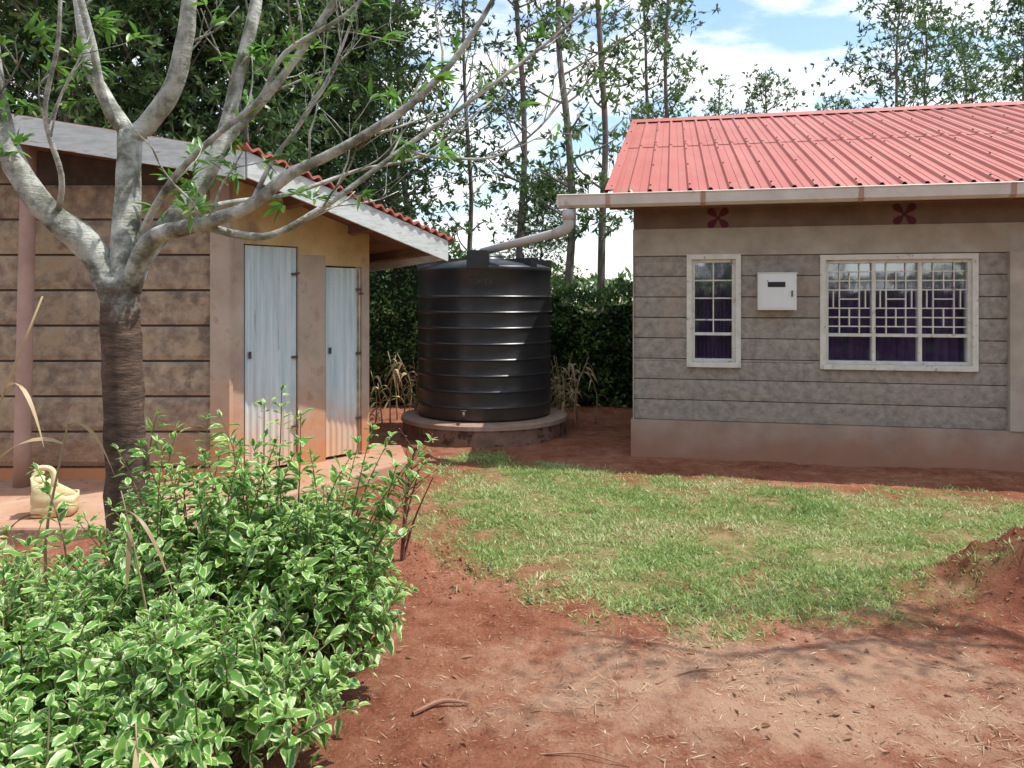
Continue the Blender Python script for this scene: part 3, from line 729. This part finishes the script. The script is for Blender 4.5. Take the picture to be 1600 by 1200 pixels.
N_=len(pos); lf.leaves([tuple(p) for p in pos],[tuple(p) for p in dr],nr,rng.uniform(.05,.12,N_),rng.uniform(.018,.03,N_),0,None,False,.25)
lf.obj('young_leaves',[M_fresh],tree,True)

# ---------------------------------------------------------------- variegated shrub
def shrub(name,lobes,extra):
    w=MB(); pos=[];dr=[];nr=[];ln=[]
    def shoot(b,e,start=.45):
        b=Vector(b);e=Vector(e); mid=(b+e)/2+Vector((random.gauss(0,.08),random.gauss(0,.08),.12*(e-b).length))
        pts=[]
        for i in range(9):
            t=i/8; pts.append(b*(1-t)**2+mid*2*t*(1-t)+e*t*t)
        w.tube(pts,[.006*(1-.7*i/8) for i in range(9)],5,0,1,False)
        L=sum((pts[i+1]-pts[i]).length for i in range(8)); s=start*L; k=0; ph=random.random()*3; size=random.uniform(.8,1.2)
        while s<L:
            t=s/L*7.999; i=int(t); p=pts[i].lerp(pts[i+1],t-i); d=(pts[i+1]-pts[i]).normalized()
            sd=d.cross(Vector((0,0,1))); sd=sd.normalized() if sd.length>.1 else Vector((1,0,0)); up=sd.cross(d)
            a=ph+k*math.pi/2+random.gauss(0,.5)
            r=sd*math.cos(a)+up*math.sin(a)
            for sg in (1,-1):
                if random.random()<.18: continue
                v=(r*sg*.95+d*.45+Vector((random.gauss(0,.32),random.gauss(0,.32),random.gauss(-.02,.3)))).normalized()
                n_=(Vector((0,0,1))+d*.3+Vector((random.gauss(0,.55),random.gauss(0,.55),0)))
                pos.append(tuple(p+v*.010));dr.append(tuple(v));nr.append(tuple(n_)); ln.append(size*random.uniform(.048,.092)*(1.08-.45*(s/L)**3))
            s+=random.uniform(.028,.045); k+=1
        for _ in range(3):
            d=(pts[-1]-pts[-2]).normalized(); v=d+Vector((random.gauss(0,.4),random.gauss(0,.4),random.gauss(.1,.3)))
            pos.append(tuple(pts[-1]));dr.append(tuple(v));nr.append((0,0,1));ln.append(.04)
    for (x,y,R,h,cnt) in lobes:
        for _ in range(cnt):
            a=random.random()*2*math.pi; u=math.sqrt(random.random()); ex=x+R*u*math.cos(a); ey=y+R*u*math.sin(a)
            top=h*(1-.55*u**2.2)*(1+.22*noise.noise(Vector((ex*4,ey*4,3))))
            ez=top*random.uniform(.38,1.0) if random.random()<.65 else top*random.uniform(.85,1.14)
            rb=.25*random.random(); bb=(x+rb*R*math.cos(a),y+rb*R*math.sin(a),.0)
            shoot(bb,(ex,ey,max(.06,ez)))
    for b,e in extra: shoot(b,e,.35)
    N_=len(pos); ln=np.array(ln); w.leaves(pos,dr,nr,ln,ln*rng.uniform(.42,.60,N_),1,None,False,rng.uniform(.05,.5,N_))
    return w.obj(name,[M_stem,M_bush],None,True)
lobes=[(-1.30,3.30,.62,1.00,175),(-1.75,2.55,.62,.68,180),(-1.05,2.55,.52,.60,145),(-1.35,2.05,.5,.47,110),(-.80,3.25,.38,.70,85),(-2.15,3.2,.45,.64,80),(-1.0,3.6,.5,.88,75)]
extra=[((-1.1,3.4,.1),(-1.02,3.4,1.20)),((-1.1,3.4,.1),(-1.08,3.35,1.14)),((-1,3.4,.1),(-.95,3.45,1.08)),((-.8,3.4,.1),(-.36,3.4,.98)),((-.8,3.4,.1),(-.42,3.35,.93)),((-.8,3.4,.1),(-.62,3.4,1.03)),((-.8,3.4,.1),(-.50,3.3,.88)),((-.8,3.4,.1),(-.38,3.3,.90)),
((-.8,3.2,.1),(-.42,3.2,.40)),((-.8,3.2,.1),(-.45,3.1,.45)),((-.8,3.2,.1),(-.52,3.2,.36)),((-.8,2.7,.1),(-.46,2.6,.42)),((-.8,2.7,.1),(-.50,2.65,.33)),((-.8,2.5,.1),(-.50,2.5,.28)),((-.8,3.3,.1),(-.44,3.3,.62)),((-.8,3.3,.1),(-.48,3.25,.72)),
((-1.5,3.3,.1),(-1.55,3.35,1.10)),((-1.5,3.3,.1),(-1.46,3.35,1.04)),((-1.5,3.3,.1),(-1.72,3.35,.95)),((-1.9,3.3,.1),(-2.1,3.4,.85)),((-.9,3.4,.1),(-.7,3.5,.95)),((-1.2,3.3,.1),(-1.25,3.3,1.10)),((-.8,3.4,.1),(-.55,3.5,.98)),((-.8,3.4,.1),(-.7,3.3,.92))]
shrub('variegated_shrub',lobes,extra)
wd=MB(); pos=[];dr=[];nr=[];ln=[]
for (x,y) in [(-.28,4.45),(-.22,4.35),(-.15,4.5),(.1,4.05),(.2,4.2),(1.0,4.0),(.6,3.9),(-.3,4.2),(.42,2.0),(.5,2.1),(.75,3.95),(.0,4.3)]:
    for _ in range(14):
        a=random.random()*6.28; pos.append((x+random.gauss(0,.03),y+random.gauss(0,.03),gz(x,y)+.005)); dr.append((math.cos(a),math.sin(a),random.uniform(.1,.9))); nr.append((0,0,1)); ln.append(random.uniform(.015,.04))
wd.leaves(pos,dr,nr,np.array(ln),np.array(ln)*.35,0,None,False,.2); wd.obj('weeds',[M_hedge])

# ---------------------------------------------------------------- dry plants
def dry_stalk(name,base,pts,r,leaves):
    w=MB(); P=w.tube([tuple(Vector(base)+Vector(p)) for p in pts],[r*(1-.6*i/(len(pts)-1)) for i in range(len(pts))],7,0,3)
    for f_,dirv,L,droop,wd_ in leaves:
        i=int(f_*(len(P)-1)); p=P[i]; d=Vector(dirv).normalized(); n=10
        side=d.cross(Vector((0,0,1))).normalized()
        vs=[]
        for k in range(n+1):
            t=k/n; c=p+d*L*t+Vector((0,0,1))*(L*.5*t-droop*t*t*L); ww=wd_*(math.sin(math.pi*min(1,t*.9+.1))+.05)
            tw_=math.sin(t*5+f_*9)*.7
            vs+=[c+side*ww+Vector((0,0,tw_*ww)),c-side*ww-Vector((0,0,tw_*ww))]
        w.add(vs,[(2*k,2*k+2,2*k+3,2*k+1) for k in range(n)],0,[random.random()]*len(vs))
    return w.obj(name,[M_dry],None,True)
dry_stalk('dry_maize_stalk',(-2.5,3.5,0),[(0,0,0),(.02,0,.5),(.12,0,1.0),(.36,0,1.62)],.011,[(.7,(-1,0,0),.40,1.3,.014),(.8,(.6,-.2,.3),.26,1.9,.010),(.55,(-.8,-.3,0),.35,1.5,.016),(.35,(.7,0,0),.4,1.4,.014)])
dry_stalk('dry_maize_stalk',(-2.25,3.75,0),[(0,0,0),(-.03,0,.4),(.04,0,.8),(.10,0,1.08)],.009,[(.8,(-1,-.1,0),.5,1.2,.014),(.5,(-.9,.1,0),.45,1.7,.016),(.95,(.9,-.3,0),.3,1.3,.008)])
dry_stalk('dry_maize_stalk',(-1.30,2.75,0),[(0,0,0),(0,0,.4),(-.05,0,.7),(-.10,0,.92)],.005,[(.95,(.6,-.2,-.4),.26,1.1,.006),(.85,(.1,-.3,-1),.26,.3,.009)])
dry_stalk('dry_maize_stalk',(-.95,2.0,0),[(0,0,0),(-.02,0,.3),(-.03,0,.5)],.005,[(.9,(.5,-.2,-.3),.2,1.2,.005),(.9,(.1,-.3,-1),.22,.3,.008),(.98,(-.3,-.1,-1),.18,.2,.006)])
for k in range(20):
    left=k<8
    x=random.uniform(-1.75,-1.15) if left else random.uniform(.52,1.15); y=random.uniform(9.4,10.4)
    h=random.uniform(.5,.95)
    dry_stalk('dry_maize_stalk',(x,y,0),[(0,0,0),(random.gauss(0,.04),0,h*.5),(random.gauss(0,.1),0,h)],.010,[(random.uniform(.3,1),(random.gauss(0,1),random.gauss(0,.5),random.gauss(.2,.3)),random.uniform(.12,.3),1.6,.014) for _ in range(7)])
w=MB(); b=Vector((-.64,4.47,gz(-.64,4.47)-.02))
main=[b,b+Vector((.01,0,.2)),b+Vector((.03,.01,.42)),b+Vector((.07,0,.66))]
P=w.tube(main,[.014,.011,.008,.004],7,0,4); pos=[];dr=[]
w.tube([b,b+Vector((.07,.02,.25)),b+Vector((.18,0,.5))],[.009,.006,.003],6,0,4)
w.tube([b,b+Vector((.02,.02,.25)),b+Vector((.11,0,.58))],[.008,.006,.003],6,0,4)
for _ in range(40):
    p=P[random.randrange(2,len(P))]; e=p+Vector((random.gauss(.02,.06),random.gauss(0,.05),random.uniform(.05,.14)))
    w.tube([p,e],[.004,.0016],4,0,1); 
    for _ in range(3): pos.append(tuple(e-(e-p)*random.random()*.6));dr.append((random.gauss(0,1),random.gauss(0,1),random.gauss(.3,.6)))
w.leaves(pos,dr,[(0,0,1)]*len(pos),.028,.008,1,rng.random(len(pos))*.4)
w.obj('dried_sapling',[nmat('sapling_bark',[(0,(.10,.035,.025)),(1,(.20,.085,.06))]),M_straw])

# ---------------------------------------------------------------- background trees
def bgtree(seed,H,spread,lo,nb,lpc,crad,lean=.0,top=.35,lsz=.17):
    R=random.Random(seed); r2=np.random.default_rng(seed); w=MB(); pts=[];x=y=0
    k=9
    for i in range(k):
        pts.append((x,y,H*i/(k-1)-.1*(i==0))); x+=R.gauss(lean,.12); y+=R.gauss(0,.12)
    P=w.tube(pts,[.070*(H/11)*(1-.8*i/(k-1))+.008 for i in range(k)],7,0,3,True,.15)
    C=[]
    for b in range(nb):
        u=(b+R.random())/nb; hz=lo+(H-lo)*u; i=min(len(P)-2,int(hz/H*(len(P)-1))); p=P[i]
        prof=(.45+.9*math.sin(math.pi*min(1,(u*.85+.12))))*(1-u*(1-top)*.6)
        L=spread*prof*R.uniform(.45,1.15); a=R.random()*6.283; el=R.uniform(.2,.85)+.35*u
        d=Vector((math.cos(a)*math.cos(el),math.sin(a)*math.cos(el),math.sin(el)))
        q=[p]; dv=d.copy()
        for s in range(4):
            dv=(dv+Vector((R.gauss(0,.15),R.gauss(0,.15),R.gauss(.05,.12)))).normalized(); q.append(q[-1]+dv*L/4)
        w.tube(q,[.024*(1-u*.5)*(1-.75*s/4)+.004 for s in range(5)],5,0,1,False)
        for s in (2,3,4,4):
            c=q[s]+Vector((R.gauss(0,.22),R.gauss(0,.22),R.gauss(0,.18)))
            C.append((c,crad*R.uniform(.55,1.2)))
            if R.random()<.5:
                e=c+Vector((R.gauss(0,.4),R.gauss(0,.4),R.gauss(.1,.3))); w.tube([q[s],e],[.008,.004],4,0,1,False); C.append((e,crad*R.uniform(.4,.8)))
    C.append((P[-1],crad*.8))
    for c,cr in C:
        ns=max(2,int(lpc*cr/crad/9))
        for s in range(ns):
            o=Vector((R.gauss(0,.5),R.gauss(0,.5),R.gauss(0,.38)))*cr
            sc=np.array(c+o); n=8; dirs=r2.normal(0,1,(n,3)); dirs+= np.array([o.x,o.y,o.z+.1])/cr*1.0
            dirs[:,2]-=.15
            base=R.random()*.75
            w.leaves(np.tile(sc,(n,1)),dirs,r2.normal(0,1,(n,3)),r2.uniform(.6,1.25,n)*lsz,r2.uniform(.22,.38,n)*lsz,1,np.clip(base+r2.normal(0,.12,n),0,1))
    return w.mesh('silky_oak',[M_barkbg,M_leafbg],True)
var=[bgtree(1,11,1.9,2.6,40,60,.5),bgtree(2,12,1.5,3.0,28,40,.40,.03),bgtree(3,10.5,2.2,1.6,56,88,.62),bgtree(4,12.5,1.4,2.8,25,36,.38,-.03),bgtree(5,9.0,2.3,1.2,60,92,.62),bgtree(6,10.8,2.0,5.0,25,50,.48)]
def place(b_,Y,vi,s=1.0):
    o=bpy.data.objects.new('silky_oak_tree',var[vi]); o.location=(b_*Y,Y,0); o.scale=(s,s,s); o.rotation_euler=(0,0,random.random()*6.28); link(o)
for b_,Y,v,s in [(-.76,13,2,1),(-.68,15,4,1.1),(-.60,12.5,2,1.05),(-.52,16,4,1.15),(-.46,13.5,2,1.0),(-.39,15.5,4,1.2),(-.33,13.8,2,1.0),(-.27,16,2,1.05),(-.22,14.8,4,.80),(-.16,18,1,1.15),(-.115,16.5,1,.95),(-.20,21,2,1.1),
 (-.012,16,1,1.0),(.07,14.2,3,1.0),(.112,16.6,3,1.1),(.03,22,4,.55),(-.06,19,3,.9),(.205,21,3,1.05),(.155,22,1,1.0),(.33,24,5,.80),(.27,29,3,.80),(.41,28,5,.82),(.49,23.5,5,1.04),(.55,25,5,1.02),(.60,27,5,1.05),(.66,22,0,1.0),(.72,24,5,1.0),
 (-.9,14,2,1),(.82,23,2,1),(-.56,22,2,1.3),(-.34,23,4,1.3)]:
    place(b_,Y,v,s)
for x,y,v in [(-5,-9,2),(-.5,-11,4),(3.5,-12,1),(6.5,-10,2),(10.5,-9,4),(15,-11,0)]:  # unseen trees added behind the camera for pane reflections and bounce light
    o=bpy.data.objects.new('silky_oak_tree',var[v]); o.location=(x,y,0); o.rotation_euler=(0,0,random.random()*6); link(o)

w=MB(); n=13000
X=rng.uniform(-40,45,n); Yv=rng.uniform(28,36,n)
hh=np.array([2.4+1.3*noise.noise(Vector((x*.35,0,5)))+.6*noise.noise(Vector((x*1.3,0,8))) for x in X])
Zv=hh*rng.random(n)**.6
w.leaves(np.stack([X,Yv,Zv],1),rng.normal(0,1,(n,3)),rng.normal(0,1,(n,3)),rng.uniform(.3,.6,n),rng.uniform(.12,.25,n),0,np.clip(rng.random(n)*.4+Zv/8,0,1))
w.obj('distant_woodland',[M_leafbg])

def hedge_top(x): return 1.75+.25*noise.noise(Vector((x*1.2,0,0)))+.12*noise.noise(Vector((x*4,1,0)))+ (0.75 if x<-1.0 else (.75*(1-(x+1.0)/.7) if x<-.3 else 0))
def make_hedge(x_lo,x_hi,yf,sgn,n,ht,lsc=1.0):
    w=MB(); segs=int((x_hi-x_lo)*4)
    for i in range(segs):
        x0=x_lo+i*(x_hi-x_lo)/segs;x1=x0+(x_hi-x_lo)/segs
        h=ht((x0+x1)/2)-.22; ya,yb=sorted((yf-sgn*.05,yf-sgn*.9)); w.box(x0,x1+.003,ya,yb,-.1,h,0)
    X=rng.uniform(x_lo,x_hi,n); pos=[];dr=[];rn=[]
    for x in X:
        h=ht(x)
        if random.random()<.78:
            z=h*random.random(); y=yf+sgn*(.0+.22*noise.noise(Vector((x*2.2,z*2.2,3)))+.16*noise.noise(Vector((x*6,z*6,4)))+random.random()*.16)
            d=(random.gauss(0,.8),sgn+random.gauss(0,.6),random.gauss(.1,.8))
        else:
            z=h-.15*random.random()+.16*random.random(); y=yf-sgn*random.uniform(-.1,.9); d=(random.gauss(0,.7),random.gauss(0,.6),1)
        pos.append((x,y,z)); dr.append(d); rn.append(min(1,max(0,.45+.7*noise.noise(Vector((x*2.5,z*2.5,9)))+random.gauss(0,.22))))
    w.leaves(pos,dr,rng.normal(0,1,(n,3)),rng.uniform(.05,.10,n)*lsc,rng.uniform(.03,.055,n)*lsc,1,np.array(rn))
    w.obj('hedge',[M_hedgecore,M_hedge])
make_hedge(-8,6,11.7,-1,42000,hedge_top)
make_hedge(-8,16,-5.5,1,11000,lambda x:2.1+.3*noise.noise(Vector((x,4,4))),2.4)  # unseen hedge added behind the camera to darken what the panes reflect

# ---------------------------------------------------------------- overhanging tree just right of the view
ot=empty('shade_tree',(5.3,3.3,0)); w=MB()
w.tube([(0,0,-.1),(0,.05,1.5),(-.1,0,3.0),(-.2,.1,4.2)],[.14,.12,.10,.07],12,0,4,True,.15)
LP=[]
for pts,r in [([(-.1,0,3.0),(-.8,.3,3.9),(-1.4,.4,4.3),(-2.1,.25,4.45),(-2.7,.5,4.7)],.03),([(-.2,.1,4.2),(-.5,.5,5.0),(-1.0,.9,5.6)],.05),([(-.2,.1,4.1),(.4,.1,5.0),(.8,-.2,5.6)],.05),([(-.8,.3,3.9),(-1.1,.75,4.1),(-1.6,1.0,4.15),(-2.0,1.05,4.25)],.016)]:
    P=w.tube(pts,[r*(1-.7*i/(len(pts)-1)) for i in range(len(pts))],8,0,4)
    for _ in range(10):
        p=P[random.randrange(len(P)//3,len(P))]; e=p+Vector((random.gauss(-.1,.3),random.gauss(0,.3),random.gauss(.1,.2))); w.tube([p,(p+e)/2+Vector((0,0,.05)),e],[.01,.007,.003],5,0,2); LP.append(e)
pos=[];dr=[]
for e in LP:
    for _ in range(20):
        pos.append(tuple(e+Vector((random.gauss(0,.12),random.gauss(0,.12),random.gauss(0,.08))))); dr.append((random.gauss(0,1),random.gauss(0,1),random.gauss(-.4,.6)))
w.leaves(pos,dr,rng.normal(0,1,(len(pos),3)),rng.uniform(.08,.15,len(pos)),.03,1)
w.obj('limbs_and_foliage',[M_barkbg,M_fresh],ot,True)

# ---------------------------------------------------------------- sky, sun, camera
sdir=Vector((1,.03,0)).normalized(); el=math.radians(63)
S=Vector((sdir.x*math.cos(el),sdir.y*math.cos(el),math.sin(el)))
wd=bpy.data.worlds.new('World'); scene.world=wd; wd.use_nodes=True; N=wd.node_tree.nodes; L=wd.node_tree.links; N.clear()
sky=N.new('ShaderNodeTexSky'); sky.sky_type='NISHITA'; sky.sun_disc=False; sky.sun_elevation=el; sky.sun_rotation=math.atan2(S.x,S.y)
sky.dust_density=.6; sky.air_density=1.2; sky.ozone_density=1.5
tc=N.new('ShaderNodeTexCoord'); sp=N.new('ShaderNodeSeparateXYZ'); L.new(tc.outputs['Generated'],sp.inputs[0])
zc=mth(N,L,'ADD',mth(N,L,'MAXIMUM',sp.outputs[2],0.0),.22)
cb=N.new('ShaderNodeCombineXYZ'); L.new(mth(N,L,'DIVIDE',sp.outputs[0],zc),cb.inputs[0]); L.new(mth(N,L,'DIVIDE',sp.outputs[1],zc),cb.inputs[1])
mp=N.new('ShaderNodeMapping'); mp.inputs['Location'].default_value=(3.1,1.4,0); mp.inputs['Scale'].default_value=(1.3,1.9,1); L.new(cb.outputs[0],mp.inputs[0])
cf=ntex(N,L,mp.outputs[0],1.9,10,.58)
cov=maprange(N,L,cf,.40,.60,.08,.97)
hs=N.new('ShaderNodeHueSaturation'); hs.inputs['Saturation'].default_value=1.12; hs.inputs['Value'].default_value=1.5; L.new(sky.outputs[0],hs.inputs['Color'])
skyc=mixc(N,L,cov,hs.outputs[0],(9.4,9.5,9.7))
bg=N.new('ShaderNodeBackground'); bg.inputs[1].default_value=.15; L.new(skyc,bg.inputs[0])
o=N.new('ShaderNodeOutputWorld'); L.new(bg.outputs[0],o.inputs[0])
sl_=bpy.data.lights.new('sun','SUN'); sl_.energy=5.0; sl_.angle=math.radians(.53); sl_.color=(1,.96,.89)
so=bpy.data.objects.new('sun',sl_); so.rotation_euler=(-S).to_track_quat('-Z','Y').to_euler(); so.location=S*30; link(so)
cam=bpy.data.cameras.new('camera'); cam.lens=27; cam.sensor_width=36; cam.shift_y=-130/1600; cam.clip_end=3000; cam.clip_start=.05
co=bpy.data.objects.new('camera',cam); co.location=(0,0,1.6); co.rotation_euler=(math.radians(90),0,0); link(co); scene.camera=co
scene.view_settings.view_transform='Standard'; scene.view_settings.look='None'; scene.view_settings.exposure=0
print('objects',len(bpy.data.objects))
